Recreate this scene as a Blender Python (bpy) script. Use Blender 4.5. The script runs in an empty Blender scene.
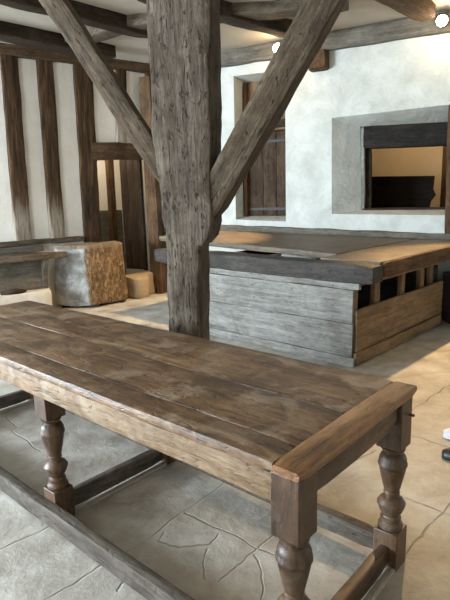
import bpy, math, random
from mathutils import Vector, Matrix, noise
C = bpy.context.scene.collection
SC = bpy.context.scene
V = Vector

# ------------------------------------------------------------------ helpers
class MB:
    """collects vertices and faces; build() links them as one mesh object"""
    def __init__(s): s.v = []; s.f = []
    def add(s, vs, fs):
        n = len(s.v); s.v += [V(p) for p in vs]; s.f += [[i + n for i in f] for f in fs]; return s
    def box(s, x0, x1, y0, y1, z0, z1):
        return s.add([(x0,y0,z0),(x1,y0,z0),(x1,y1,z0),(x0,y1,z0),(x0,y0,z1),(x1,y0,z1),(x1,y1,z1),(x0,y1,z1)],
                     [(3,2,1,0),(4,5,6,7),(0,1,5,4),(1,2,6,5),(2,3,7,6),(3,0,4,7)])
    def timber(s, path, sizes, r=.012, amp=.004, seed=0, step=.08, freq=3.0, up=(0,0,1), caps=True):
        """old hewn timber swept along path; sizes = (width, height) per path point or one pair"""
        path = [V(p) for p in path]
        if not isinstance(sizes[0], (tuple, list)): sizes = [sizes] * len(path)
        st = []
        for i in range(len(path) - 1):
            n = max(1, int((path[i+1] - path[i]).length / step))
            for k in range(n):
                t = k / n
                st.append((path[i].lerp(path[i+1], t), tuple(a + (b-a)*t for a, b in zip(sizes[i], sizes[i+1]))))
        st.append((path[-1], sizes[-1])); N = len(st); rings = []; off = V((seed*7.31, seed*3.17, seed*5.71))
        for i, (c, (w, h)) in enumerate(st):
            d = (st[min(i+1, N-1)][0] - st[max(i-1, 0)][0]).normalized()
            side = d.cross(V(up)).normalized(); u = side.cross(d).normalized()
            rr = min(r, w*.45, h*.45); ring = []
            e = rr * .6 if (caps and i in (0, N-1)) else 0
            hw, hh = w/2 - e, h/2 - e
            m = max(1, int(w/.07)); q = max(1, int(h/.07))
            def corner(cx, cy, a0):
                for k in range(3):
                    a = a0 + k*math.pi/4
                    ring.append((cx + rr*math.cos(a), cy + rr*math.sin(a)))
            def line(a, b, n):
                for k in range(1, n): ring.append((a[0]+(b[0]-a[0])*k/n, a[1]+(b[1]-a[1])*k/n))
            corner(hw-rr, hh-rr, 0); line((hw-rr, hh), (-hw+rr, hh), m+1)
            corner(-hw+rr, hh-rr, math.pi/2); line((-hw, hh-rr), (-hw, -hh+rr), q+1)
            corner(-hw+rr, -hh+rr, math.pi); line((-hw+rr, -hh), (hw-rr, -hh), m+1)
            corner(hw-rr, -hh+rr, 1.5*math.pi); line((hw, -hh+rr), (hw, hh-rr), q+1)
            rings.append([c + side*a + u*b for a, b in ring])
        L = min(len(x) for x in rings)
        if any(len(x) != L for x in rings):      # tapering timbers: same count all along
            w, h = max(z[1][0] for z in st), max(z[1][1] for z in st)
            return s.timber_fixed(st, r, amp, off, freq, up, caps)
        s._rings(rings, amp, off, freq, caps); return s
    def timber_fixed(s, st, r, amp, off, freq, up, caps):
        N = len(st); rings = []
        for i, (c, (w, h)) in enumerate(st):
            d = (st[min(i+1, N-1)][0] - st[max(i-1, 0)][0]).normalized()
            side = d.cross(V(up)).normalized(); u = side.cross(d).normalized(); rr = min(r, w*.45, h*.45); ring = []
            hw, hh = w/2, h/2
            for cx, cy, a0, nx in ((hw-rr, hh-rr, 0, (-hw+rr, hh)), (-hw+rr, hh-rr, math.pi/2, (-hw, -hh+rr)),
                               (-hw+rr, -hh+rr, math.pi, (hw-rr, -hh)), (hw-rr, -hh+rr, 1.5*math.pi, (hw, hh-rr))):
                for k in range(3):
                    a = a0 + k*math.pi/4; ring.append((cx + rr*math.cos(a), cy + rr*math.sin(a)))
                p = ring[-1]
                for k in range(1, 4): ring.append((p[0]+(nx[0]-p[0])*k/4, p[1]+(nx[1]-p[1])*k/4))
            rings.append([c + side*a + u*b for a, b in ring])
        s._rings(rings, amp, off, freq, caps); return s
    def _rings(s, rings, amp, off, freq, caps):
        L = len(rings[0]); n0 = len(s.v)
        for R in rings:
            for p in R:
                q = p*freq + off; s.v.append(p + noise.noise_vector(q)*amp + noise.noise_vector(q*4.1)*amp*.35)
        for i in range(len(rings)-1):
            for k in range(L):
                a = n0 + i*L + k; b = n0 + i*L + (k+1) % L; s.f.append([a, b, b+L, a+L])
        if caps:
            s.f.append([n0 + k for k in range(L)][::-1]); e = n0 + (len(rings)-1)*L; s.f.append([e + k for k in range(L)])
    def lathe(s, prof, x, y, seg=24):
        n0 = len(s.v)
        for r, z in prof:
            for k in range(seg):
                a = 2*math.pi*k/seg; s.v.append(V((x + r*math.cos(a), y + r*math.sin(a), z)))
        for i in range(len(prof)-1):
            for k in range(seg):
                a = n0+i*seg+k; b = n0+i*seg+(k+1) % seg; s.f.append([a, b, b+seg, a+seg])
        s.f.append([n0+k for k in range(seg)][::-1]); e = n0+(len(prof)-1)*seg; s.f.append([e+k for k in range(seg)]); return s
    def prism(s, poly, z0, z1):
        """plan polygon (counter-clockwise) extruded upwards; z0/z1 numbers or functions of x,y"""
        f0 = z0 if callable(z0) else (lambda x, y: z0); f1 = z1 if callable(z1) else (lambda x, y: z1); n = len(poly)
        return s.add([(x, y, f0(x, y)) for x, y in poly] + [(x, y, f1(x, y)) for x, y in poly],
              [list(range(n))[::-1], list(range(n, 2*n))] + [[i, (i+1) % n, n+(i+1) % n, n+i] for i in range(n)])
    def build(s, name, m, parent=None, loc=(0,0,0), rot=(0,0,0), bevel=0, rough=0, seed=0, ang=35, mods=None):
        me = bpy.data.meshes.new(name); me.from_pydata([tuple(p) for p in s.v], [], s.f); me.validate(); me.update()
        import bmesh
        bm = bmesh.new(); bm.from_mesh(me)
        if bevel: bmesh.ops.bevel(bm, geom=list(bm.edges), offset=bevel, segments=2, affect='EDGES', profile=.5)
        if rough:
            for _ in range(6):
                lo = [e for e in bm.edges if e.calc_length() > .09]
                if not lo: break
                bmesh.ops.subdivide_edges(bm, edges=lo, cuts=1, use_grid_fill=True)
            o = V((seed*3.3, seed*1.7, seed*2.9))
            for v in bm.verts: v.co += noise.noise_vector(v.co*4 + o)*rough + noise.noise_vector(v.co*13 + o)*rough*.4
        bmesh.ops.recalc_face_normals(bm, faces=bm.faces); bm.to_mesh(me); bm.free()
        for p in me.polygons: p.use_smooth = True
        me.set_sharp_from_angle(angle=math.radians(ang))
        me.materials.append(m); o = bpy.data.objects.new(name, me); C.objects.link(o)
        o.location = loc; o.rotation_euler = rot
        if parent: o.parent = parent
        return o

def tag(o, label=None, cat=None, group=None, kind=None):
    if label: o['label'] = label
    if cat: o['category'] = cat
    if group: o['group'] = group
    if kind: o['kind'] = kind
    return o
def thing(name, label, cat, loc, rz=0, group=None, kind=None):
    o = bpy.data.objects.new(name, None); C.objects.link(o); o.location = loc; o.rotation_euler = (0,0,rz); o.empty_display_size = .1
    return tag(o, label, cat, group, kind)
def basis_obj(o, origin, xdir, ydir):
    """lay a part with its local X along xdir (so the grain follows the timber)"""
    x = V(xdir).normalized(); y = V(ydir); y = (y - x*y.dot(x)).normalized(); z = x.cross(y)
    m = Matrix((x, y, z)).transposed().to_4x4(); m.translation = V(origin); o.matrix_local = m; return o
def bar(name, m, a, b, w, h, parent=None, up=(0,0,1), r=.012, amp=.004, seed=0, step=.08, mid=None, sizes=None):
    """a straight or bowed timber between a and b, its own X axis along its length"""
    a, b = V(a), V(b); L = (b-a).length; x = (b-a).normalized()
    y = V(up).cross(x).normalized(); z = x.cross(y)
    path = [(0,0,0)] + ([(t*L, dy, dz) for t, dy, dz in mid] if mid else []) + [(L,0,0)]
    o = MB().timber(path, sizes or (w, h), r, amp, seed, step).build(name, m, parent)
    mt = Matrix((x, y, z)).transposed().to_4x4(); mt.translation = a; o.matrix_local = mt
    return o

# ------------------------------------------------------------------ materials
def newmat(name):
    m = bpy.data.materials.new(name); m.use_nodes = True; nt = m.node_tree
    return m, nt, nt.nodes['Principled BSDF']
def nd(nt, t, **k):
    n = nt.nodes.new(t)
    for a, v in k.items(): setattr(n, a, v)
    return n
def noi(nt, vec, scale, detail=6, rough=.6, dist=0):
    n = nd(nt, 'ShaderNodeTexNoise'); n.inputs['Scale'].default_value = scale; n.inputs['Detail'].default_value = detail
    n.inputs['Roughness'].default_value = rough; n.inputs['Distortion'].default_value = dist; nt.links.new(vec, n.inputs['Vector']); return n.outputs['Fac']
def ramp(nt, fac, stops):
    r = nd(nt, 'ShaderNodeValToRGB'); el = r.color_ramp.elements
    while len(el) < len(stops): el.new(.5)
    for e, (p, c) in zip(el, stops): e.position = p; e.color = (*c, 1) if len(c) == 3 else c
    nt.links.new(fac, r.inputs['Fac']); return r.outputs['Color']
def mix(nt, fac, a, b, mode='MIX'):
    n = nd(nt, 'ShaderNodeMix', data_type='RGBA', blend_type=mode)
    for sock, v in ((n.inputs[0], fac), (n.inputs[6], a), (n.inputs[7], b)):
        if hasattr(v, 'links'): nt.links.new(v, sock)
        else: sock.default_value = v if not isinstance(v, tuple) else (*v, 1)
    return n.outputs[2]
def mth(nt, op, a, b=0, c=None):
    n = nd(nt, 'ShaderNodeMath', operation=op)
    for i, v in enumerate((a, b) if c is None else (a, b, c)):
        if hasattr(v, 'links'): nt.links.new(v, n.inputs[i])
        else: n.inputs[i].default_value = v
    return n.outputs[0]
def bump(nt, bs, h, strength, dist=.01):
    b = nd(nt, 'ShaderNodeBump'); b.inputs['Strength'].default_value = strength; b.inputs['Distance'].default_value = dist
    nt.links.new(h, b.inputs['Height']); nt.links.new(b.outputs[0], bs.inputs['Normal'])
def coords(nt, scale, rnd=True, kind='Object'):
    tc = nd(nt, 'ShaderNodeTexCoord'); vec = tc.outputs[kind]
    if rnd:
        oi = nd(nt, 'ShaderNodeObjectInfo'); mul = nd(nt, 'ShaderNodeVectorMath', operation='MULTIPLY_ADD')
        nt.links.new(oi.outputs['Random'], mul.inputs[0]); mul.inputs[1].default_value = (13, 17, 11); nt.links.new(vec, mul.inputs[2]); vec = mul.outputs[0]
    mp = nd(nt, 'ShaderNodeMapping'); mp.inputs['Scale'].default_value = scale; nt.links.new(vec, mp.inputs['Vector'])
    return vec, mp.outputs['Vector']
def wood(name, dark, mid, light, rough=.65, patch=None, patch_amt=.5, grain=1.0, crack=.5, b=.6, patch_scale=2.0, spec=.35):
    m, nt, bs = newmat(name); vec, g = coords(nt, (1.3, 16*grain, 16*grain)); _, g2 = coords(nt, (.7, 40*grain, 40*grain))
    n1 = noi(nt, g, 1.6, 7, .65, .6); n2 = noi(nt, g2, 1.5, 4, .7); big = noi(nt, vec, patch_scale, 5, .6, .5)
    _, g3 = coords(nt, (9, 34, 34)); n3 = noi(nt, g3, 1.5, 8, .78, .4)
    f = mth(nt, 'ADD', mth(nt, 'ADD', mth(nt, 'MULTIPLY', n1, .38), mth(nt, 'MULTIPLY', n3, .36)), mth(nt, 'ADD', mth(nt, 'MULTIPLY', n2, .16), mth(nt, 'MULTIPLY', big, .26)))
    col = ramp(nt, f, [(.47, dark), (.57, mid), (.68, light)])
    if patch:
        pm = ramp(nt, noi(nt, vec, patch_scale*1.3, 7, .7, .8), [(.60 - patch_amt*.25, (0,0,0)), (.74 - patch_amt*.25, (1,1,1))])
        col = mix(nt, mth(nt, 'MULTIPLY', pm, .75), col, patch)
    ck = ramp(nt, noi(nt, g, 2.6, 3, .5, .3), [(.30, (1,1,1)), (.36, (0,0,0))])
    _, g4 = coords(nt, (14, 26, 26)); pit = ramp(nt, noi(nt, g4, 1.3, 3, .55), [(.30, (1,1,1)), (.40, (0,0,0))])
    ck = mth(nt, 'MAXIMUM', ck, mth(nt, 'MULTIPLY', pit, .8)); ck2 = mth(nt, 'MULTIPLY', ck, crack)
    col = mix(nt, ck2, col, tuple(x*.25 for x in dark))
    nt.links.new(col, bs.inputs['Base Color'])
    rr = mth(nt, 'ADD', mth(nt, 'MULTIPLY', n1, .25), rough - .12); nt.links.new(rr, bs.inputs['Roughness'])
    bs.inputs['Specular IOR Level'].default_value = spec
    h = mth(nt, 'SUBTRACT', mth(nt, 'ADD', mth(nt, 'ADD', n1, mth(nt, 'MULTIPLY', n3, .7)), mth(nt, 'MULTIPLY', n2, .4)), mth(nt, 'MULTIPLY', ck, .8)); bump(nt, bs, h, b, .012)
    return m
def plaster(name, base, tint, amt=.5, b=.35, scale=2.2, spots=.25):
    m, nt, bs = newmat(name); vec, _ = coords(nt, (1,1,1), False)
    big = noi(nt, vec, scale, 8, .68, .4); fine = noi(nt, vec, 26, 6, .7)
    col = mix(nt, ramp(nt, big, [(.38, (0,0,0)), (.70, (amt,)*3)]), base, tint)
    sp = ramp(nt, noi(nt, vec, 11, 8, .75, .5), [(.58, (0,0,0)), (.72, (spots,)*3)])
    col = mix(nt, sp, col, tuple(x*.6 for x in tint))
    nt.links.new(col, bs.inputs['Base Color']); bs.inputs['Roughness'].default_value = .92; bs.inputs['Specular IOR Level'].default_value = .15
    bump(nt, bs, mth(nt, 'ADD', mth(nt, 'MULTIPLY', big, 1.6), mth(nt, 'MULTIPLY', fine, .35)), b, .03); return m
def plain(name, col, rough=.6, metal=0):
    m, nt, bs = newmat(name); vec, _ = coords(nt, (1,1,1), False); n = noi(nt, vec, 14, 5, .6)
    nt.links.new(mix(nt, n, tuple(x*.75 for x in col), tuple(min(1, x*1.2) for x in col)), bs.inputs['Base Color'])
    bs.inputs['Roughness'].default_value = rough; bs.inputs['Metallic'].default_value = metal; return m
def emit(name, col, s):
    m, nt, bs = newmat(name); bs.inputs['Base Color'].default_value = (*col, 1)
    bs.inputs['Emission Color'].default_value = (*col, 1); bs.inputs['Emission Strength'].default_value = s; return m

M_TABLE = wood('worn_table_oak', (.026,.011,.004), (.100,.048,.018), (.235,.138,.063), .42, (.29,.21,.135), .42, .8, .5, .5, 4.2, .5)  # pale patches: wear, partly raised to carry daylight sheen in the colour
M_TEND = wood('lamplit_table_end_oak', (.080,.032,.010), (.205,.092,.030), (.33,.175,.068), .40, None, 0, 1.0, .3, .4, 3, .5)  # end board oak with the lamp's orange glow put into its colour
M_APRON = wood('pale_table_rail_oak', (.065,.036,.016), (.165,.100,.050), (.28,.195,.115), .6, (.30,.235,.165), .42, .7, .4, .5, 4)
M_LEG = wood('turned_leg_oak', (.020,.009,.004), (.062,.030,.013), (.13,.072,.036), .45, (.12,.085,.058), .3, .7, .3, .14, 5, .5)
M_RAIL = wood('grey_stretcher_oak', (.022,.016,.011), (.058,.044,.031), (.12,.098,.074), .65, (.125,.107,.085), .40, 1, .4, .5, 4)
M_BATTEN = wood('pale_batten_pine', (.220,.190,.145), (.340,.300,.240), (.440,.400,.330), .7, None, 0, 1, .15, .3)
M_POST = wood('weathered_grey_oak', (.028,.020,.013), (.085,.065,.046), (.172,.142,.108), .8, (.055,.036,.022), .40, .9, .75, 1.0, 3.0, .2)
M_BRACE = wood('weathered_brace_oak', (.028,.018,.011), (.080,.057,.036), (.160,.124,.086), .8, (.062,.039,.022), .45, .9, .6, .9, 3.0, .2)
M_DARK = wood('smoke_dark_oak', (.010,.007,.004), (.029,.019,.011), (.068,.048,.031), .8, (.06,.048,.034), .25, 1, .4, .7, 3, .2)
M_BEAM = wood('grey_brown_beam_oak', (.032,.023,.015), (.082,.062,.041), (.155,.127,.09), .8, (.13,.105,.075), .35, 1, .4, .8, 3, .2)
M_JOIST = wood('warm_joist_oak', (.035,.018,.008), (.085,.046,.021), (.150,.090,.045), .75, None, 0, 1, .4, .7, 3, .2)
M_DOOR = wood('brown_door_boards', (.030,.015,.007), (.065,.036,.018), (.120,.072,.038), .65, None, 0, .8, .4, .5, 3)
M_CUP = wood('brown_shutter_boards', (.015,.008,.004), (.042,.025,.013), (.085,.055,.032), .75, (.07,.048,.03), .3, .8, .4, .6, 3, .2)
M_CUPW = wood('honey_upper_boards', (.060,.032,.013), (.140,.082,.036), (.230,.150,.072), .7, None, 0, .8, .4, .6, 3)
M_BOXF = wood('silvery_front_boards', (.085,.080,.070), (.165,.157,.14), (.26,.25,.228), .75, (.12,.10,.08), .3, 1, .3, .4, 2.5, .3)
M_BOXR = wood('tan_side_boards', (.080,.048,.024), (.170,.108,.056), (.270,.185,.105), .75, (.110,.075,.045), .3, 1, .4, .5, 2.5, .3)
M_BLACK = wood('sooty_black_oak', (.006,.005,.004), (.015,.012,.009), (.036,.030,.023), .75, None, 0, 1, .3, .6, 3, .2)
M_CBEAM = wood('charcoal_counter_beam', (.010,.008,.006), (.027,.022,.017), (.060,.051,.041), .7, (.05,.042,.033), .3, 1, .4, .6, 3)
M_CTOP = wood('worn_tan_counter_top', (.045,.031,.019), (.105,.078,.050), (.18,.138,.092), .6, (.075,.056,.038), .35, 1, .3, .4, 2.5, .4)
M_GREYTIM = wood('limewashed_grey_timber', (.130,.128,.115), (.240,.235,.215), (.360,.355,.335), .85, (.160,.135,.105), .35, 1, .3, .6, 3, .2)
M_BENCH = wood('bench_oak', (.040,.026,.015), (.105,.073,.046), (.200,.150,.100), .6, (.180,.140,.100), .4, 1, .4, .5, 3)
M_BENCHP = wood('grey_bench_panel', (.050,.043,.032), (.105,.093,.072), (.170,.155,.125), .8, None, 0, 1, .2, .5, 3)
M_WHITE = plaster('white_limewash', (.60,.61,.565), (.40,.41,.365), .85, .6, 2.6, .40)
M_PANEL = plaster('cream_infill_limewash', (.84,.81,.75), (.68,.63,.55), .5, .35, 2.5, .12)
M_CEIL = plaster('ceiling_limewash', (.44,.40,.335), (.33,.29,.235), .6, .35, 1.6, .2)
M_TAN = plaster('far_room_plaster', (.74,.62,.44), (.62,.50,.34), .5, .2, 2, .1)
M_PLINTH = plaster('whitewashed_stone', (.60,.58,.54), (.42,.40,.36), .7, .6, 5, .4)
M_STEP = plaster('worn_step_stone', (.40,.32,.22), (.26,.20,.13), .7, .6, 5, .3)
M_IRON = plain('black_iron', (.015,.013,.012), .6, 0)
M_TUB = wood('dark_reddish_tub_oak', (.015,.008,.006), (.038,.018,.012), (.075,.036,.024), .5, None, 0, 1, .2, .3)
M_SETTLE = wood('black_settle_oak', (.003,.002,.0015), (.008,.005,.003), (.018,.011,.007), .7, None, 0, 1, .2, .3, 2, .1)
M_BULB = emit('lit_bulb', (1.0, .88, .66), 30)

def stud_mat():
    """timber stained nearly black high up, bare and pale below a ragged line"""
    m, nt, bs = newmat('stained_stud_oak'); vec, g = coords(nt, (1.3, 14, 14)); n1 = noi(nt, g, 1.6, 7, .65, .6); big = noi(nt, vec, 3, 5, .6)
    dk = ramp(nt, n1, [(.36, (.020,.010,.005)), (.55, (.066,.036,.016)), (.75, (.14,.082,.042))])
    lt = ramp(nt, n1, [(.34, (.13,.10,.07)), (.5, (.29,.24,.185)), (.7, (.45,.39,.32))])
    tc = nd(nt, 'ShaderNodeTexCoord'); sx = nd(nt, 'ShaderNodeSeparateXYZ'); nt.links.new(tc.outputs['Object'], sx.inputs[0])
    t = mth(nt, 'ADD', sx.outputs['X'], mth(nt, 'MULTIPLY', mth(nt, 'SUBTRACT', n1, .5), 1.7))
    col = mix(nt, ramp(nt, t, [(.28, (1,1,1)), (.62, (0,0,0))]), dk, lt)
    ck = ramp(nt, noi(nt, g, 2.4, 3, .5, .3), [(.31, (1,1,1)), (.37, (0,0,0))])
    col = mix(nt, mth(nt, 'MULTIPLY', ck, .6), col, (.01,.007,.004))
    nt.links.new(col, bs.inputs['Base Color']); bs.inputs['Roughness'].default_value = .8; bs.inputs['Specular IOR Level'].default_value = .2
    bump(nt, bs, mth(nt, 'SUBTRACT', n1, mth(nt, 'MULTIPLY', ck, .6)), .8, .012); return m
M_STUD = stud_mat()
M_STUDD = wood('stained_lintel_oak', (.030,.017,.009), (.072,.041,.020), (.13,.08,.044), .8, None, 0, .9, .5, .8, 3, .2)
def block_mat():
    """rough brown scratched wood, its left part smeared with grey limewash"""
    m, nt, bs = newmat('limewashed_block_oak'); vec, _ = coords(nt, (1,1,1), False)
    mp = nd(nt, 'ShaderNodeMapping'); mp.inputs['Scale'].default_value = (9, 9, 4); mp.inputs['Rotation'].default_value = (.3, .6, .4); nt.links.new(vec, mp.inputs['Vector'])
    n1 = noi(nt, mp.outputs[0], 1.7, 9, .72, 1.8)
    br = ramp(nt, n1, [(.36, (.045,.026,.012)), (.5, (.16,.10,.05)), (.66, (.36,.25,.14))])
    gy = ramp(nt, noi(nt, vec, 6, 7, .65, .4), [(.35, (.16,.155,.145)), (.55, (.32,.315,.295)), (.75, (.48,.47,.44))])
    sx = nd(nt, 'ShaderNodeSeparateXYZ'); nt.links.new(vec, sx.inputs[0])
    t = mth(nt, 'ADD', mth(nt, 'ADD', sx.outputs['X'], mth(nt, 'MULTIPLY', noi(nt, vec, 5, 4, .6), .12)), mth(nt, 'MULTIPLY', sx.outputs['Z'], .06))
    col = mix(nt, ramp(nt, mth(nt, 'ADD', t, .5), [(.50, (0,0,0)), (.535, (1,1,1))]), gy, br)
    top = wood_top = ramp(nt, n1, [(.35, (.10,.075,.05)), (.55, (.22,.17,.12)), (.7, (.32,.27,.21))])
    col = mix(nt, ramp(nt, sx.outputs['Z'], [(.825, (0,0,0)), (.84, (1,1,1))]), col, top)
    nt.links.new(col, bs.inputs['Base Color']); bs.inputs['Roughness'].default_value = .85; bs.inputs['Specular IOR Level'].default_value = .2
    bump(nt, bs, n1, 1.0, .03); return m
M_BLOCK = block_mat()

JOINTS = [[(-1.609,3.475),(-1.448,3.301),(-1.451,3.24),(-1.3,3.086),(-1.162,2.945),(-1.264,2.841)], [(-.506,1.958),(-1.2,1.24)],
 [(-.521,1.928),(-.432,1.837),(-.46,1.773)], [(-.432,1.837),(-.25,1.68),(.3,1.2)], [(-.75,2.30),(-1.25,1.82)], [(-.506,1.94),(-.385,2.077),(-.008,2.559),(.45,3.15)],
 [(-.232,2.273),(.103,2.007),(.3,1.85)], [(.45,2.38),(.231,2.126),(-.054,1.804)], [(-.313,2.123),(-.334,2.061),(-.231,2.01),(-.104,2.024),(-.064,2.097)],
 [(-.112,1.991),(-.119,1.818)], [(.1,1.956),(.118,1.859),(.106,1.704)], [(.80,2.40),(.859,2.343),(.999,2.21),(1.5,1.75)], [(.55,1.75),(.738,1.94),(1.014,2.21),(1.7,2.9)],
 [(1.05,3.1),(1.136,3.008),(1.309,2.827),(1.8,2.35)], [(.487,2.502),(.864,2.83)], [(1.2,3.28),(1.258,3.35),(1.6,3.693),(1.742,3.828),(2.4,4.5)],
 [(1.3,4.0),(1.681,4.112),(1.868,4.12),(2.6,4.2)], [(1.25,3.66),(1.6,3.35),(2.0,2.95)], [(-1.7,4.3),(-1.1,3.7),(-.6,3.2)], [(-2.2,3.6),(-1.7,4.3),(-1.2,4.9)],
 [(-.6,6.9),(-1.0,6.2),(-1.5,5.5)], [(-1.6,7.0),(-.7,6.3)], [(-2.4,6.2),(-1.5,5.5)], [(-.8,3.5),(-.2,4.2)], [(1.0,3.1),(1.28,3.42)]]
def floor_mat():
    m, nt, bs = newmat('stone_flags'); vec, _ = coords(nt, (1,1,1), False)
    wn = nd(nt, 'ShaderNodeTexNoise'); wn.inputs['Scale'].default_value = 7; wn.inputs['Detail'].default_value = 5; nt.links.new(vec, wn.inputs['Vector'])
    w = nd(nt, 'ShaderNodeVectorMath', operation='SCALE'); w.inputs['Scale'].default_value = .055
    sb = nd(nt, 'ShaderNodeVectorMath', operation='SUBTRACT'); nt.links.new(wn.outputs['Color'], sb.inputs[0]); sb.inputs[1].default_value = (.5,.5,.5)
    nt.links.new(sb.outputs[0], w.inputs[0]); ad = nd(nt, 'ShaderNodeVectorMath', operation='ADD'); nt.links.new(vec, ad.inputs[0]); nt.links.new(w.outputs[0], ad.inputs[1])
    fl = nd(nt, 'ShaderNodeVectorMath', operation='MULTIPLY'); nt.links.new(ad.outputs[0], fl.inputs[0]); fl.inputs[1].default_value = (1,1,0); P = fl.outputs[0]
    dist = None
    for jn in JOINTS:
        for a, b in zip(jn[:-1], jn[1:]):
            d = V((b[0]-a[0], b[1]-a[1], 0)); L2 = d.length_squared
            s1 = nd(nt, 'ShaderNodeVectorMath', operation='SUBTRACT'); nt.links.new(P, s1.inputs[0]); s1.inputs[1].default_value = (a[0], a[1], 0)
            dt = nd(nt, 'ShaderNodeVectorMath', operation='DOT_PRODUCT'); nt.links.new(s1.outputs[0], dt.inputs[0]); dt.inputs[1].default_value = tuple(d/L2)
            cl = nd(nt, 'ShaderNodeClamp'); nt.links.new(dt.outputs['Value'], cl.inputs[0])
            sc = nd(nt, 'ShaderNodeVectorMath', operation='SCALE'); sc.inputs[0].default_value = tuple(d); nt.links.new(cl.outputs[0], sc.inputs['Scale'])
            ds = nd(nt, 'ShaderNodeVectorMath', operation='DISTANCE'); nt.links.new(s1.outputs[0], ds.inputs[0]); nt.links.new(sc.outputs[0], ds.inputs[1])
            dist = ds.outputs['Value'] if dist is None else mth(nt, 'MINIMUM', dist, ds.outputs['Value'])
    big = noi(nt, vec, 1.5, 6, .6, .3); med = noi(nt, vec, 6, 8, .7, .3); fine = noi(nt, vec, 45, 5, .7)
    f = mth(nt, 'ADD', mth(nt, 'MULTIPLY', big, .55), mth(nt, 'MULTIPLY', med, .45))
    col = ramp(nt, f, [(.36, (.19,.165,.13)), (.47, (.33,.30,.255)), (.57, (.44,.415,.365)), (.68, (.57,.55,.50))])
    col = mix(nt, mth(nt, 'MULTIPLY', fine, .25), col, (.28,.25,.20))
    wid = mth(nt, 'ADD', mth(nt, 'MULTIPLY', med, .018), -.0085)
    jm = nd(nt, 'ShaderNodeMapRange', interpolation_type='SMOOTHSTEP'); nt.links.new(dist, jm.inputs['Value']); nt.links.new(wid, jm.inputs['From Min'])
    nt.links.new(mth(nt, 'ADD', wid, .006), jm.inputs['From Max']); jm.inputs['To Min'].default_value = 1; jm.inputs['To Max'].default_value = 0
    jf = ramp(nt, noi(nt, vec, 3.3, 3, .6), [(.40, (.10,)*3), (.60, (.62,)*3)])
    col = mix(nt, mth(nt, 'MULTIPLY', jm.outputs[0], jf), col, (.15,.115,.075))
    nt.links.new(col, bs.inputs['Base Color']); bs.inputs['Specular IOR Level'].default_value = .35
    nt.links.new(mth(nt, 'ADD', mth(nt, 'MULTIPLY', med, .3), .42), bs.inputs['Roughness'])
    bump(nt, bs, mth(nt, 'SUBTRACT', mth(nt, 'ADD', mth(nt, 'MULTIPLY', big, 1.2), mth(nt, 'MULTIPLY', med, .7)), mth(nt, 'MULTIPLY', jm.outputs[0], .5)), .55, .03); return m
M_FLOOR = floor_mat()

# ------------------------------------------------------------------ setting: floor, ceiling, walls
CEIL = 3.45
tag(MB().box(-8, 6, -2.5, 11.5, -.12, 0).build('floor', M_FLOOR), kind='structure')
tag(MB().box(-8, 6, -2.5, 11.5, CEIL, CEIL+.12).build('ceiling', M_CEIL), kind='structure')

# back wall: local x to the right, y into the wall; origin at the low right corner of the deep window
def frame_hole(mb, x0, x1, z0, z1, fh, bh, T, D):
    """wall slab x0..x1 with an opening fh (front) narrowing to bh at depth T, wall thickness D"""
    def ring(ax0, ax1, az0, az1, y): return [(ax0,y,az0),(ax1,y,az0),(ax1,y,az1),(ax0,y,az1)]
    R = [ring(x0,x1,z0,z1,0), fh, bh, [(p[0], D, p[2]) for p in bh], ring(x0,x1,z0,z1,D)]
    vs = [p for r in R for p in r]; fs = []
    for a in range(4):
        for k in range(4): fs.append([a*4+k, a*4+(k+1) % 4, (a+1)*4+(k+1) % 4, (a+1)*4+k])
    fs += [[16+k, 16+(k+1) % 4, (k+1) % 4, k] for k in range(4)]
    mb.add(vs, fs)
BW_LOC, BW_ROT = (2.646, 6.269, 0), -.518
bw = MB()
frame_hole(bw, -4.35, -1.72, 0, CEIL, [(-2.82,0,1.15),(-2.03,0,1.12),(-2.03,0,3.10),(-2.80,0,3.12)], [(-2.80,.27,1.185),(-2.06,.27,1.185),(-2.06,.27,3.06),(-2.76,.27,3.08)], .27, .55)
frame_hole(bw, -1.72, 2.2, 0, CEIL, [(-1.375,0,1.219),(.14,0,1.19),(.14,0,2.455),(-1.39,0,2.435)], [(-1.06,.30,1.255),(.14,.30,1.25),(.14,.30,2.29),(-1.10,.30,2.335)], .30, .55)
wall_back = tag(bw.build('wall_back', M_WHITE, None, BW_LOC, (0,0,BW_ROT)), kind='structure')

tag(MB().box(-8, 5.6, -2.6, -2.45, 0, CEIL).build('wall_front', M_PANEL), kind='structure')
tag(MB().box(5.5, 5.65, -2.5, 5.0, 0, CEIL).build('wall_right', M_PANEL), kind='structure')
# window in the back wall
win = thing('window_1', None, None, BW_LOC, BW_ROT, kind='structure')
bar('window_lintel', M_BLACK, (-1.06,.40,2.20), (.15,.40,2.165), .20, .29, win, seed=3)
bar('window_frame', M_GREYTIM, (-1.045,.335,1.25), (-1.075,.335,2.32), .05, .055, win, up=(0,1,0), seed=5, amp=.006)
bar('window_frame', M_DARK, (-1.005,.42,1.25), (-1.02,.42,2.06), .10, .05, win, up=(0,1,0), seed=8)
bar('window_sill', M_DARK, (-1.05,.40,1.262), (.15,.40,1.258), .24, .03, win, seed=9)
jb = bar('window_jamb', M_JOIST, (.115,.10,.93), (.075,.10,2.44), .16, .30, win, up=(0,1,0), seed=6, amp=.008)

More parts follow.
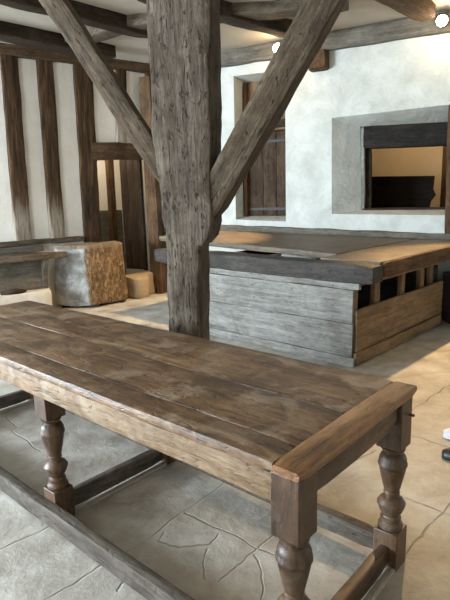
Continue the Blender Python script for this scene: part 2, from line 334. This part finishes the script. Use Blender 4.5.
# room seen through the window
far = tag(MB().box(-4.5, 2.5, 2.6, 2.75, 0, CEIL).build('wall_beyond', M_TAN, None, BW_LOC, (0,0,BW_ROT)), kind='structure')
st = thing('settle', 'almost black high-backed wooden settle seen through the deep window opening', 'settle', (2.646+.495*1.2-.75*.869, 6.269+.869*1.2+.75*.495, 0), BW_ROT)
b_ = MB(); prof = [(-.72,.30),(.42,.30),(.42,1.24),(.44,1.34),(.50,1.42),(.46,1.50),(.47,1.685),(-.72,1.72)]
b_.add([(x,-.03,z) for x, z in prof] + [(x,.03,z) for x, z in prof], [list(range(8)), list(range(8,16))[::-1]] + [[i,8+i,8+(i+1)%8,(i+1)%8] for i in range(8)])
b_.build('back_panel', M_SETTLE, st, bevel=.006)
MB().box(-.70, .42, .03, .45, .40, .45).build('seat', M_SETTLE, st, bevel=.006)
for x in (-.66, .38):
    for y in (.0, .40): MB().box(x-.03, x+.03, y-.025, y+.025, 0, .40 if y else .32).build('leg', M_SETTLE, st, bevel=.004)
tag(bar('timber_post', M_JOIST, (-.03+.0,0,0), (-.03,0,3.4), .14, .14, None, up=(0,1,0), seed=4), 'tan upright timber standing in the far room behind the window', 'post')
bpy.data.objects['timber_post'].matrix_world = Matrix.Translation((2.646+.495*1.9-.20*.869, 6.269+.869*1.9+.20*.495, 0)) @ Matrix.Rotation(BW_ROT, 4, 'Z') @ Matrix.Rotation(-math.pi/2, 4, 'Y')

# grey wall-plate and sill timber of the back wall
def BWp(x, y, z): c, s = math.cos(BW_ROT), math.sin(BW_ROT); return (BW_LOC[0]+x*c-y*s, BW_LOC[1]+x*s+y*c, z)
tag(bar('trim_1', M_BENCHP, BWp(-4.1,-.05,1.04), BWp(.6,-.05,.88), .12, .15, seed=11, amp=.012), kind='structure')
tag(bar('trim_2', M_BENCHP, BWp(-3.6,-.015,3.36), BWp(2.1,-.015,3.30), .14, .20, seed=12, amp=.012), kind='structure')
stub = bar('beam_end', M_JOIST, BWp(-1.56,.10,3.135), BWp(-1.55,-.15,3.135), .25, .24, seed=13, amp=.01, r=.03)
tag(stub, 'stubby sawn beam end poking from the white wall under the right brace', 'beam')

# shutter door in the recess
d2 = thing('door_2', None, None, BW_LOC, BW_ROT, kind='structure')
def bw_board(name, x0, x1, z0, z1, y, m, seed):
    return bar(name, m, ((x0+x1)/2, y, z0), ((x0+x1)/2, y, z1), x1-x0, .03, d2, up=(0,1,0), seed=seed, r=.006, amp=.003)
for k, (x0, x1) in enumerate(((-2.79,-2.50),(-2.495,-2.29),(-2.285,-2.05))):
    bw_board('lower_board', x0, x1, 1.19, 2.36, .285, M_CUP, 20+k)
for k, (x0, x1) in enumerate(((-2.78,-2.42),(-2.415,-2.05))):
    bw_board('upper_board', x0, x1, 2.47, 3.07, .30, M_CUPW, 25+k)
bar('middle_rail', M_DARK, (-2.79,.27,2.47), (-2.05,.27,2.47), .08, .10, d2, seed=28)
bar('rail_ledge', M_CUPW, (-2.79,.25,2.395), (-2.05,.25,2.395), .10, .035, d2, seed=29)
bar('door_frame', M_JOIST, (-2.77,.235,1.19), (-2.75,.235,3.06), .07, .07, d2, up=(0,1,0), seed=30, amp=.008)
for z in (1.29, 2.24): MB().box(-2.74,-2.08,.258,.270,z-.018,z+.018).build('strap_hinge', M_IRON, d2)

# left timber-framed wall: local x along it (away from camera, to the right), y into it
LW_LOC, LW_ROT = (-2.97, 6.9, 0), .6435
def LWp(x, y, z): c, s = math.cos(LW_ROT), math.sin(LW_ROT); return (LW_LOC[0]+x*c-y*s, LW_LOC[1]+x*s+y*c, z)
lwm = MB()
lwm.box(-5.0, 1.45, .03, .2, 0, CEIL); lwm.box(1.45, 2.35, .03, .2, 2.10, CEIL); lwm.box(2.35, 2.6, .03, .2, 0, CEIL)
wl = tag(lwm.build('wall_left', M_PANEL, None, LW_LOC, (0,0,LW_ROT)), kind='structure')
studs = [(-4.30,-4.20,.24,.95,3.36), (-3.2,-3.12,.22,.95,3.36), (-2.2,-2.14,.24,.95,3.36), (-1.25,-1.18,.22,.95,3.36), (-.42,-.37,.22,.95,3.36), (.31,.375,.215,.95,3.36), (.78,.83,.215,.95,3.36),
         (1.285,1.36,.27,0,3.36), (1.87,1.95,.16,2.25,3.38), (2.42,2.46,.22,0,3.38)]
for k, (xb, xt, w, z0, z1) in enumerate(studs):
    bar('stud', M_STUD if z0 else M_STUD, (xb,.02,z0), (xt,.02,z1), w, .10, wl, up=(0,1,0), seed=40+k, amp=.010, r=.01,
        mid=[(.5, 0, .015*math.sin(k*2.1))], sizes=[(w*1.0,.10),(w*.95,.10),(w,.10)])
bar('lintel', M_STUDD, (1.40,.02,2.185), (2.42,.02,2.195), .12, .245, wl, seed=55, amp=.012)
bar('wall_plate', M_STUDD, (-5,-.02,3.40), (2.5,-.02,3.40), .20, .125, wl, seed=56, amp=.012)
bar('sill_beam', M_BEAM, (-5,.0,.93), (1.16,.0,.95), .14, .07, wl, seed=57, amp=.008)

# corner post where the two walls meet
tag(bar('trim_3', M_JOIST, BWp(-4.15,-.13,0), BWp(-4.16,-.13,3.25), .20, .26, up=(.495,.869,0), seed=58, amp=.012), kind='structure')

# door ajar, and the passage behind it
d1 = thing('door_1', None, None, LWp(2.24,.10,.36), LW_ROT, kind='structure')
ang = math.radians(180-70)
dx, dy = math.cos(ang), math.sin(ang)
for k in range(3):
    a = .152*k; c_ = a + .075
    bar('door_board', M_DOOR, (dx*c_, dy*c_, 0), (dx*c_, dy*c_, 1.76), .149, .035, d1, up=(-dy,dx,0), seed=60+k, r=.006, amp=.003)
MB().box(-.05,-.01,-.03,.04,-.01,1.74).build('door_stile', M_DARK, d1)
pas = tag(MB().box(.9, 4.2, 1.5, 1.6, 0, CEIL).box(2.9, 3.0, .2, 1.5, 0, CEIL).build('wall_passage', M_PANEL, None, LW_LOC, (0,0,LW_ROT)), kind='structure')
tag(bar('timber_post', M_JOIST, LWp(2.10,1.0,0), LWp(2.14,1.0,3.3), .11, .12, up=(-.6,.8,0), seed=66), 'tan upright timber glimpsed in the passage through the half open doorway', 'post')
tag(bar('passage_panel', M_BENCHP, LWp(1.5,1.44,.65), LWp(2.5,1.44,.65), .05, 1.30, seed=67), 'dark grey low boarding in the passage seen through the doorway gap', 'panelling')
# stone step in the doorway
stp = MB().prism([(1.72,.02),(1.72,-.16),(1.78,-.31),(1.85,-.36),(2.02,-.32),(2.08,-.18),(2.27,-.12),(2.28,.02)], 0, lambda x, y: .345 if y > -.25 else .30)
tag(stp.build('door_step', M_STEP, None, LW_LOC, (0,0,LW_ROT), bevel=.03, rough=.012, seed=3), 'worn rounded stone step below the half open brown door', 'step')

# whitewashed plinth along the foot of the left wall
tag(MB().prism([(-5.0,.02),(-5.0,-.46),(-.2,-.46),(.48,-.43),(.56,-.12),(.56,.02)], 0, .33).build('baseboard_left', M_PLINTH, None, LW_LOC, (0,0,LW_ROT), bevel=.02, rough=.008), kind='structure')

# ------------------------------------------------------------------ ceiling beams
JD = V((.694,.72,0)); JN = V((.72,-.694,0))     # joist direction / across
def joist(label, nc, w, t0, t1, m, seed, z0=3.30, yaw=0):
    d = Matrix.Rotation(yaw, 3, 'Z') @ JD; mid_ = JN*nc + JD*((t0+t1)/2)
    a = mid_ + JD*0 - d*((t1-t0)/2); b = mid_ + d*((t1-t0)/2); zc = (z0+CEIL+.02)/2
    o = bar('ceiling_joist', m, (a.x,a.y,zc), (b.x,b.y,zc), w, CEIL+.02-z0, seed=seed, amp=.012, r=.02, step=.12)
    return tag(o, label, 'beam', 'joists under the ceiling')
joist('dark ceiling joist running close along the top of the timber-framed wall', -6.10, .26, .5, 4.3, M_DARK, 70)
joist('dark ceiling joist crossing above the upper end of the left brace', -5.02, .17, .0, 4.1, M_DARK, 71)
joist('dark broad joist between big post and the small lamp behind the right brace', -4.03, .20, 3.3, 5.35, M_DARK, 72, yaw=-.10)
joist('warm brown ceiling joist whose end meets the white wall beside the bright lamp', -2.59, .20, 2.6, 6.0, M_JOIST, 73)
pth = [(-1.75,6.75,3.40),(-1.05,6.26,3.40),(-.1,6.0,3.40),(.6,5.93,3.40),(1.35,5.75,3.40)]
tag(MB().timber([V(p)-V(pth[0]) for p in pth], (.26,.13), .02, .012, 75, .12).build('ceiling_beam', M_BEAM, None, pth[0]), 'bowed grey-brown cross beam under the ceiling behind the big post', 'beam')

# ------------------------------------------------------------------ the big post and its braces
PA = .27
post = thing('arcade_post', 'huge weathered grey oak post with two braces, standing behind the long table', 'post', (-.2, 3.2, 0), -PA)
prof = [(0,-.20,.020),(.3,-.195,.022),(.65,-.188,.026),(.95,-.180,.036),(1.18,-.174,.046),(1.235,-.178,.054),(1.265,-.18,.08),(1.295,-.182,.118),(1.36,-.186,.135),(1.64,-.200,.142),(1.9,-.222,.150),(2.6,-.220,.172),(3.0,-.203,.17),(3.5,-.2,.175)]
pm = MB(); path = []; sz = []
for z, a, b in prof: path.append((z, (a+b)/2, 0)); sz.append((b-a, .26))
rings_path = [V(p) for p in path]
pm.timber(path, sz, .028, .011, 80, .045, 4.5)
sh = pm.build('shaft', M_POST, post); basis_obj(sh, (0,.13,0), (0,0,1), (1,0,0))
def brace(x0, z0, x1, z1, w, d, yf, seed, bow=0):
    return bar('brace', M_BRACE, (x0,yf+d/2,z0), (x1,yf+d/2,z1), d, w, post, seed=seed, amp=.010, r=.018, step=.06, mid=[(.5,0,bow)], up=(1,0,.3) if x1 < x0 else (-1,0,.3))
brace(-.14, 1.60, -1.235, 3.28, .135, .10, .035, 81, .012)
brace(.085, 1.43, 1.275, 3.315, .175, .20, .015, 82, -.018)
MB().lathe([(.012,-.02),(.012,.0)], 0, 0, 10).build('peg', M_DARK, post, (.05,-.002,1.52), (math.pi/2,0,0))

# ------------------------------------------------------------------ long table
TT, TL, TW = .765, 3.025, .829
tb = thing('refectory_table', 'long worn oak table with turned legs and low stretchers in the foreground', 'table', (-.661, 2.597, 0), -.727)
X0, X1, Y0, Y1 = -TL/2, TL/2, -TW/2, TW/2
EB = .10
cuts = [Y0, Y0+.13, Y0+.43, Y1]
for k in range(3):
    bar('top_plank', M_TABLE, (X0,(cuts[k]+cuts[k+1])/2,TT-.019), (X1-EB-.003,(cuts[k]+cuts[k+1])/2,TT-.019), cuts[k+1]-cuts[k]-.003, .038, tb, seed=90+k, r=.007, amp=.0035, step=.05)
bar('end_board', M_TEND, (X1-EB/2,Y0-.002,TT-.0165), (X1-EB/2,Y1+.004,TT-.0165), EB, .034, tb, seed=94, r=.008, amp=.0035, step=.05)
LX = [X1-.062, X1-1.42, X0+.10]; LYF, LYR = Y0+.055, Y1-.075
bar('front_apron', M_APRON, (X0+.05,Y0+.018,TT-.083), (LX[0]-.045,Y0+.018,TT-.083), .032, .095, tb, seed=95, r=.006, amp=.004, step=.05)
bar('rear_apron', M_APRON, (X0+.05,LYR+.02,TT-.083), (LX[0]-.045,LYR+.02,TT-.083), .03, .095, tb, seed=96, r=.006)
bar('end_apron', M_LEG, (LX[0]+.02,LYF+.045,TT-.085), (LX[0]+.02,LYR-.045,TT-.085), .03, .095, tb, seed=97, r=.006)
bar('end_apron', M_LEG, (LX[2]-.02,LYF+.045,TT-.085), (LX[2]-.02,LYR-.045,TT-.085), .03, .095, tb, seed=98, r=.006)
HB = .05
leg_prof = [(.036,.163),(.044,.166),(.049,.172),(.049,.182),(.041,.190),(.035,.196),(.041,.203),(.041,.212),(.031,.219),(.033,.226),(.044,.240),(.051,.256),(.0525,.266),(.056,.270),(.056,.277),(.052,.281),(.047,.291),(.036,.301),(.028,.306),
            (.027,.314),(.032,.319),(.032,.325),(.030,.330),(.035,.350),(.043,.385),(.050,.420),(.0535,.440),(.057,.444),(.057,.452),(.0545,.456),(.053,.472),(.046,.488),(.034,.496),(.032,.502),(.042,.506),(.047,.512),(.047,.519),(.041,.523),(.040,.527)]
def leg_mesh():
    m = MB(); tmp = MB(); tmp.box(-HB,HB,-HB,HB,0,.165); tmp.box(-HB,HB,-HB,HB,.525,TT-.033)
    m.add(tmp.v, tmp.f); m.lathe(leg_prof, 0, 0, 28); return m
# legs: one mesh with Z up turned so its grain runs along the leg
lm = leg_mesh()
def rot_x_up(mb):
    r = MB(); r.v = [V((p.z, p.y, -p.x)) for p in mb.v]; r.f = mb.f; return r
first = None
for x in LX:
    for y in (LYF, LYR):
        if first is None:
            o = rot_x_up(lm).build('leg', M_LEG, tb); md = o.modifiers.new('worn_edges', 'BEVEL'); md.width = .004; md.segments = 2; md.limit_method = 'ANGLE'; md.angle_limit = 1.2; first = o
        else:
            o = first.copy(); C.objects.link(o)
        basis_obj(o, (x, y, 0), (0,0,1), (0,1,0))
ZS = .060
bar('front_stretcher', M_RAIL, (LX[2]-HB,LYF-HB-.022,.067), (LX[0]+HB,LYF-HB-.022,.067), .052, .094, tb, seed=101, r=.008, amp=.005, step=.06)
for a, b in ((LX[2], LX[1]), (LX[1], LX[0])):
    bar('rear_stretcher', M_RAIL, (a+HB-.004,LYR,.075), (b-HB+.004,LYR,.075), .05, .085, tb, seed=int(100+10*a), r=.008, amp=.004, step=.06)
for x in LX:
    bar('cross_stretcher', M_RAIL if x != LX[0] else M_LEG, (x,LYF+HB-.004,ZS+.006), (x,LYR-HB+.004,ZS+.006), .045, .085, tb, seed=110, r=.007, amp=.003)
    bar('floor_batten', M_BATTEN, (x+.033,LYF+HB+.08,.009), (x+.033,LYR+.02,.009), .03, .016, tb, seed=111, r=.003, amp=.001)
MB().lathe([(.007,0),(.006,.025)], 0, 0, 8).build('peg', M_LEG, tb, (LX[0]+HB-.005,LYR+.02,.66), (0,math.pi/2,0))

# ------------------------------------------------------------------ boarded counter against the back wall
cn = thing('boarded_counter', 'big boxy wooden counter with overhanging plank top against the white wall', 'counter', (1.22, 4.15, 0), -.768)
def wy(x): return 2.515 + .2531*(x+.446)
def ct(name, m, a, b, w, h, seed, **k): return bar(name, m, a, b, w, h, cn, seed=seed, **k)
FB1 = ct('front_board', M_BOXF, (-2.3,.04,.235), (-.21,.04,.235), .03, .295, 120, r=.004, amp=.004)
FB2 = ct('front_board', M_BOXF, (-2.3,.042,.535), (-.21,.042,.535), .03, .298, 121, r=.004, amp=.004)
PLB = ct('plinth_board', M_BOXF, (-2.3,.03,.044), (-.185,.03,.044), .035, .085, 122, r=.004, amp=.004)
ct('front_rail', M_BOXF, (-2.6,.06,.718), (-.16,.06,.718), .05, .062, 123, r=.006, amp=.006)
ct('front_beam', M_CBEAM, (-2.85,.10,.83), (-.02,.10,.825), .20, .165, 124, r=.02, amp=.010)
SDB = ct('side_board', M_BOXR, (-.195,.06,.318), (-.185,1.91,.325), .03, .37, 125, r=.004, amp=.004)
ct('side_plinth', M_BOXR, (-.19,.045,.070), (-.18,1.90,.068), .035, .115, 126, r=.006, amp=.010)
ct('side_rail', M_BOXR, (-.21,.10,.74), (-.20,2.0,.74), .04, .07, 127, r=.006, amp=.005)
ct('end_board', M_BOXF, (-2.29,.06,.35), (-2.29,1.3,.35), .03, .68, 128, r=.004)
ct('rear_board', M_CBEAM, (-2.27,1.45,.35), (-.22,1.87,.35), .03, .68, 129, r=.004)
for k, (y, w) in enumerate(((.085,.07),(.47,.10),(1.0,.07),(1.44,.09),(1.69,.07))):
    ct('upright', M_BOXR, (-.235,y,.30), (-.235,y,.775), w, .05, 130+k, up=(1,0,0), r=.006)
# top: broad sloping boards at the back, cleat at the right end, edge board outside
def ztop(x, y): return .922 - .030*(x+.66)
MB().prism([(-3.35,.50),(-.67,.50),(-.67,wy(-.67)-.13),(-3.35,wy(-3.35)-.13)], lambda x, y: ztop(x, y)-.06, ztop).build('top_boards', M_CTOP, cn, bevel=.006, rough=.004, seed=9)
MB().prism([(-.66,.21),(-.055,.21),(-.055,wy(-.055)-.14),(-.66,wy(-.66)-.14)], .86, .918).build('top_cleat', M_CTOP, cn, bevel=.006, rough=.003, seed=11)
ct('edge_board', M_JOIST, (-.026,.205,.852), (-.026,wy(0)-.16,.852), .05, .135, 140, r=.012, amp=.005)
ct('pale_slip', M_BATTEN, (-2.8,.30,.875), (-1.68,.30,.875), .10, .03, 141, r=.004)
ct('spacer', M_BOXF, (-1.36,.20,.85), (-1.36,.50,.85), .06, .07, 142, r=.004)
ct('cross_bearer', M_CBEAM, (-2.2,.25,.77), (-2.2,1.6,.77), .10, .12, 143)
ct('cross_bearer', M_CBEAM, (-.9,.22,.75), (-.9,2.0,.75), .10, .12, 144)
def on_board(o, board, loc, rot):
    from mathutils import Euler
    m = Euler(rot).to_matrix().to_4x4(); m.translation = loc
    o.parent = board; o.matrix_local = board.matrix_local.inverted() @ m
bo = MB().lathe([(.012,0),(.012,.012),(.006,.018)], 0, 0, 10).build('bolt_head', M_IRON)
on_board(bo, PLB, (-.335,.014,.05), (math.pi/2,0,0))
nail0 = None
for x, z in [(-.26,.16),(-.26,.28),(-.27,.44),(-.26,.58),(-1.3,.2),(-1.3,.5)]:
    if nail0 is None: nail0 = MB().lathe([(.007,0),(.005,.006)], 0, 0, 8).build('nail_head', M_IRON); o = nail0
    else: o = nail0.copy(); C.objects.link(o)
    on_board(o, FB1 if z < .385 else FB2, (x,.025,z), (math.pi/2,0,0))
for y, z in [(.12,.25),(.12,.42),(.55,.22),(.55,.35),(.55,.46),(1.0,.22),(1.02,.34),(1.03,.45),(1.5,.25),(1.5,.42)]:
    o = nail0.copy(); C.objects.link(o); on_board(o, SDB, (-.177,y,z), (0,math.pi/2,0))

# ------------------------------------------------------------------ block, bench, small things
bk = MB()
def scale_poly(poly, k): 
    cx = sum(p[0] for p in poly)/len(poly); cy = sum(p[1] for p in poly)/len(poly); return [(cx+(x-cx)*k, cy+(y-cy)*k) for x, y in poly]
bp = [(-1.86,7.15),(-1.43,7.53),(-1.62,7.82),(-2.42,7.22)]
bl = [(x+1.86, y-7.15) for x, y in bp]
lv = [(.03,1.0),(.30,1.0),(.58,.96),(.80,.91),(.845,.95),(.89,.93)]
n = 0
for z, k in lv: bk.v += [V((x,y,z)) for x, y in scale_poly(bl, k)]
for i in range(len(lv)-1):
    for k in range(4): bk.f.append([i*4+k, i*4+(k+1)%4, i*4+4+(k+1)%4, i*4+4+k])
bk.f += [[3,2,1,0], [len(lv)*4-4+k for k in range(4)]]
blk = thing('wooden_block', 'squat rough block, half brown wood and half grey limewash, at the end of the bench', 'block', (-1.86,7.15,0))
bk.build('body', M_BLOCK, blk, bevel=.025, rough=.016, seed=5)
for x, y in ((.02,.08),(.33,.37),(-.42,.12),(.20,.56)): MB().box(x-.05, x+.05, y-.05, y+.05, 0, .05).build('foot', M_DARK, blk, bevel=.006)

bn = thing('wall_bench', 'brown plank bench fixed along the timber-framed wall beside the rough block', 'bench', LW_LOC, LW_ROT)
MB().prism([(-4.5,-.04),(-4.5,-.40),(.38,-.40),(.765,-.375),(.775,-.345),(.40,-.12),(.38,-.04)], .74, .82).build('seat', M_BENCH, bn, bevel=.014, rough=.005, seed=7)
bar('back_rail', M_BENCHP, (-4.5,-.045,.865), (.55,-.045,.865), .04, .09, bn, seed=151, r=.006)
bar('front_panel', M_BENCHP, (-4.5,-.22,.535), (.44,-.22,.535), .03, .40, bn, seed=152, r=.004)
bk2 = MB(); pf = [(-.38,.70),(-.36,.64),(-.30,.56),(-.26,.45),(-.25,.335),(-.10,.335),(-.10,.70)]
pf = [(y, z+.04 if z > .4 else z) for y, z in pf]
bk2.add([(.44,y,z) for y, z in pf] + [(.51,y,z) for y, z in pf], [list(range(7)), list(range(7,14))[::-1]] + [[i,7+i,7+(i+1)%7,(i+1)%7] for i in range(7)])
bk2.build('bracket', M_BENCHP, bn, bevel=.008)
sn = MB(); 
for i in range(7):
    t = i/6; r_ = .045*math.sin(math.pi*min(.97, max(.10, t)))+.012
    sn.v += [V((-.16+.32*t, r_*1.2*math.cos(a), .03+r_*.75*math.sin(a))) for a in [2*math.pi*k/10 for k in range(10)]]
for i in range(6):
    for k in range(10): sn.f.append([i*10+k, i*10+(k+1)%10, i*10+10+(k+1)%10, i*10+10+k])
sn.f += [list(range(10))[::-1], [60+k for k in range(10)]]
q = LWp(.02,-.36,.325)
tag(sn.build('dark_stone', M_DARK, None, q, (0,0,LW_ROT), rough=.006), 'long dark lump lying on the whitewashed ledge under the bench', 'stone')

tub = thing('wooden_tub', 'very dark reddish wooden tub beyond the boarded counter, cut by the right edge', 'tub', (2.735, 5.76, 0))
MB().lathe([(.20,0),(.225,.02),(.25,.25),(.255,.40),(.245,.56),(.225,.56),(.22,.10),(.02,.09)], 0, 0, 32).build('body', M_TUB, tub)
for z, r_ in ((.12,.243),(.45,.259)): MB().lathe([(r_-.012,z-.02),(r_,z-.02),(r_+.002,z+.02),(r_-.012,z+.02)], 0, 0, 32).build('hoop', M_IRON, tub)

# toe of a pale shoe and of a dark shoe at the right edge of the picture
def shoe(name, label, loc, rz, m, msole):
    r = thing(name, label, 'shoe', loc, rz); s_ = MB(); so = MB(); N = 12
    secs = [(0,.018,.020,.03),(.02,.036,.030,.036),(.06,.045,.042,.044),(.11,.046,.055,.055),(.16,.040,.075,.075),(.21,.036,.09,.095),(.26,.033,.085,.09),(.275,.02,.06,.07)]
    for x, hw, zt, _ in secs: s_.v += [V((x, hw*math.cos(a), .018 + zt*max(0, math.sin(a)))) for a in [2*math.pi*k/N for k in range(N)]]
    for i in range(len(secs)-1):
        for k in range(N): s_.f.append([i*N+k, i*N+(k+1)%N, i*N+N+(k+1)%N, i*N+N+k])
    s_.f += [list(range(N))[::-1], [(len(secs)-1)*N+k for k in range(N)]]
    s_.build('upper', m, r, ang=80)
    so.prism([(x, -hw-.003) for x, hw, _, _ in secs] + [(x, hw+.003) for x, hw, _, _ in secs[::-1]], 0, .02).build('sole', msole, r, bevel=.003)
M_SHOE = plain('white_canvas', (.72,.72,.74), .7); M_SHOED = plain('black_leather', (.02,.018,.018), .4)
shoe('shoe', 'toe of a pale white shoe at the right picture edge', (1.335,2.985,0), -.45, M_SHOE, M_SHOE)
shoe('shoe', 'toe of a dark shoe below the pale one at the right picture edge', (1.222,2.735,0), -.45, M_SHOED, M_SHOED)

# ------------------------------------------------------------------ lamps
def lamp(name, label, bulb, wallp):
    r = thing(name, label, 'lamp', bulb)
    b = MB()
    for i in range(9):
        a = math.pi*i/8; rr = .058*math.sin(a)+.001
        b.v += [V((rr*math.cos(t), rr*math.sin(t), -.058*math.cos(a))) for t in [2*math.pi*k/16 for k in range(16)]]
    for i in range(8):
        for k in range(16): b.f.append([i*16+k, i*16+(k+1)%16, i*16+16+(k+1)%16, i*16+16+k])
    b.build('bulb', M_BULB, r)
    MB().lathe([(.050,.028),(.054,.05),(.050,.11),(.03,.13)], 0, 0, 16).build('housing', M_IRON, r, rot=(-math.pi/2,0,BW_ROT))
    MB().lathe([(.011,.12),(.011,wallp)], 0, 0, 8).build('arm', M_IRON, r, rot=(-math.pi/2,0,BW_ROT))
L1, L2 = (.76,7.02,3.30), (2.43,6.05,3.28)
lamp('spot_lamp', 'small lit lamp half hidden behind the right brace above the wooden shutter', L1, .20)
lamp('spot_lamp', 'bright lit lamp near the top right corner above the deep window', L2, .20)

def light(name, kind, loc, energy, col, size=.1, target=None, spot=None, blend=.5, sy=None):
    l = bpy.data.lights.new(name, kind); l.energy = energy; l.color = col
    if kind == 'AREA': l.shape = 'RECTANGLE'; l.size = size; l.size_y = sy or size
    else: l.shadow_soft_size = size
    if kind == 'SPOT': l.spot_size = spot; l.spot_blend = blend
    o = bpy.data.objects.new(name, l); C.objects.link(o); o.location = loc
    if target: o.rotation_euler = (V(target)-V(loc)).to_track_quat('-Z', 'Y').to_euler()
    return o
WARM = (1.0, .66, .32)
light('lamp_beam_shutter', 'SPOT', (L1[0]-.06, L1[1]-.10, L1[2]-.08), 750, WARM, .05, (-1.05,6.6,0), math.radians(58), .6)
light('lamp_beam_window', 'SPOT', (L2[0]-.02, L2[1]-.08, L2[2]-.10), 800, WARM, .05, (2.45,3.6,0), math.radians(66), .6)
light('lamp_glow_shutter', 'POINT', (L1[0]-.06, L1[1]-.11, L1[2]-.10), 8, WARM, .05)
light('lamp_glow_window', 'POINT', (L2[0]+.0, L2[1]-.09, L2[2]-.13), 9, (1.0,.80,.52), .05)
light('warm_fill_right', 'SPOT', (3.7, 4.3, 3.2), 100, WARM, .06, (2.3,3.4,.2), math.radians(66), .6)  # unseen spot added past the right edge to warm counter side and floor
light('far_room_lamp', 'POINT', (2.2+.495*1.6, 6.4+.869*1.6, 2.7), 28, (1.0,.70,.38), .15)
light('passage_lamp', 'POINT', LWp(1.75,.85,2.4), 26, (1.0,.82,.58), .12)
light('window_daylight', 'AREA', (-7.4, 2.3, 1.9), 1500, (.75,.88,1.0), 2.6, (.0,3.8,.5), sy=1.5)
light('front_fill', 'AREA', (-4.2, -0.6, 1.5), 135, (.82,.92,1.0), 1.8, (-1.2,5.5,.9), sy=1.2)  # unseen fill added to brighten the timber-framed wall and leg fronts

w = bpy.data.worlds.new('World'); SC.world = w; w.use_nodes = True
w.node_tree.nodes['Background'].inputs[0].default_value = (.82,.88,1.0,1); w.node_tree.nodes['Background'].inputs[1].default_value = .10

# ------------------------------------------------------------------ camera
F_PX, PITCH, ROLL, H = 517.218, math.radians(11.521), math.radians(-1.744), 1.5145
Fd = V((0, math.cos(PITCH), -math.sin(PITCH))); u = V((0, math.sin(PITCH), math.cos(PITCH))); x = V((1,0,0))
Xc = x*math.cos(ROLL) + u*math.sin(ROLL); Uc = -x*math.sin(ROLL) + u*math.cos(ROLL)
cam = bpy.data.cameras.new('camera'); co = bpy.data.objects.new('camera', cam); C.objects.link(co)
m = Matrix((Xc, Uc, -Fd)).transposed().to_4x4(); m.translation = (0,0,H); co.matrix_world = m
cam.sensor_fit = 'HORIZONTAL'; cam.sensor_width = 36; cam.lens = F_PX/450*36; cam.clip_start = .05
SC.camera = co
SC.view_settings.view_transform = 'Standard'; SC.view_settings.look = 'None'; SC.view_settings.gamma = 1; SC.view_settings.use_curve_mapping = False
SC.view_settings.exposure = -0.05
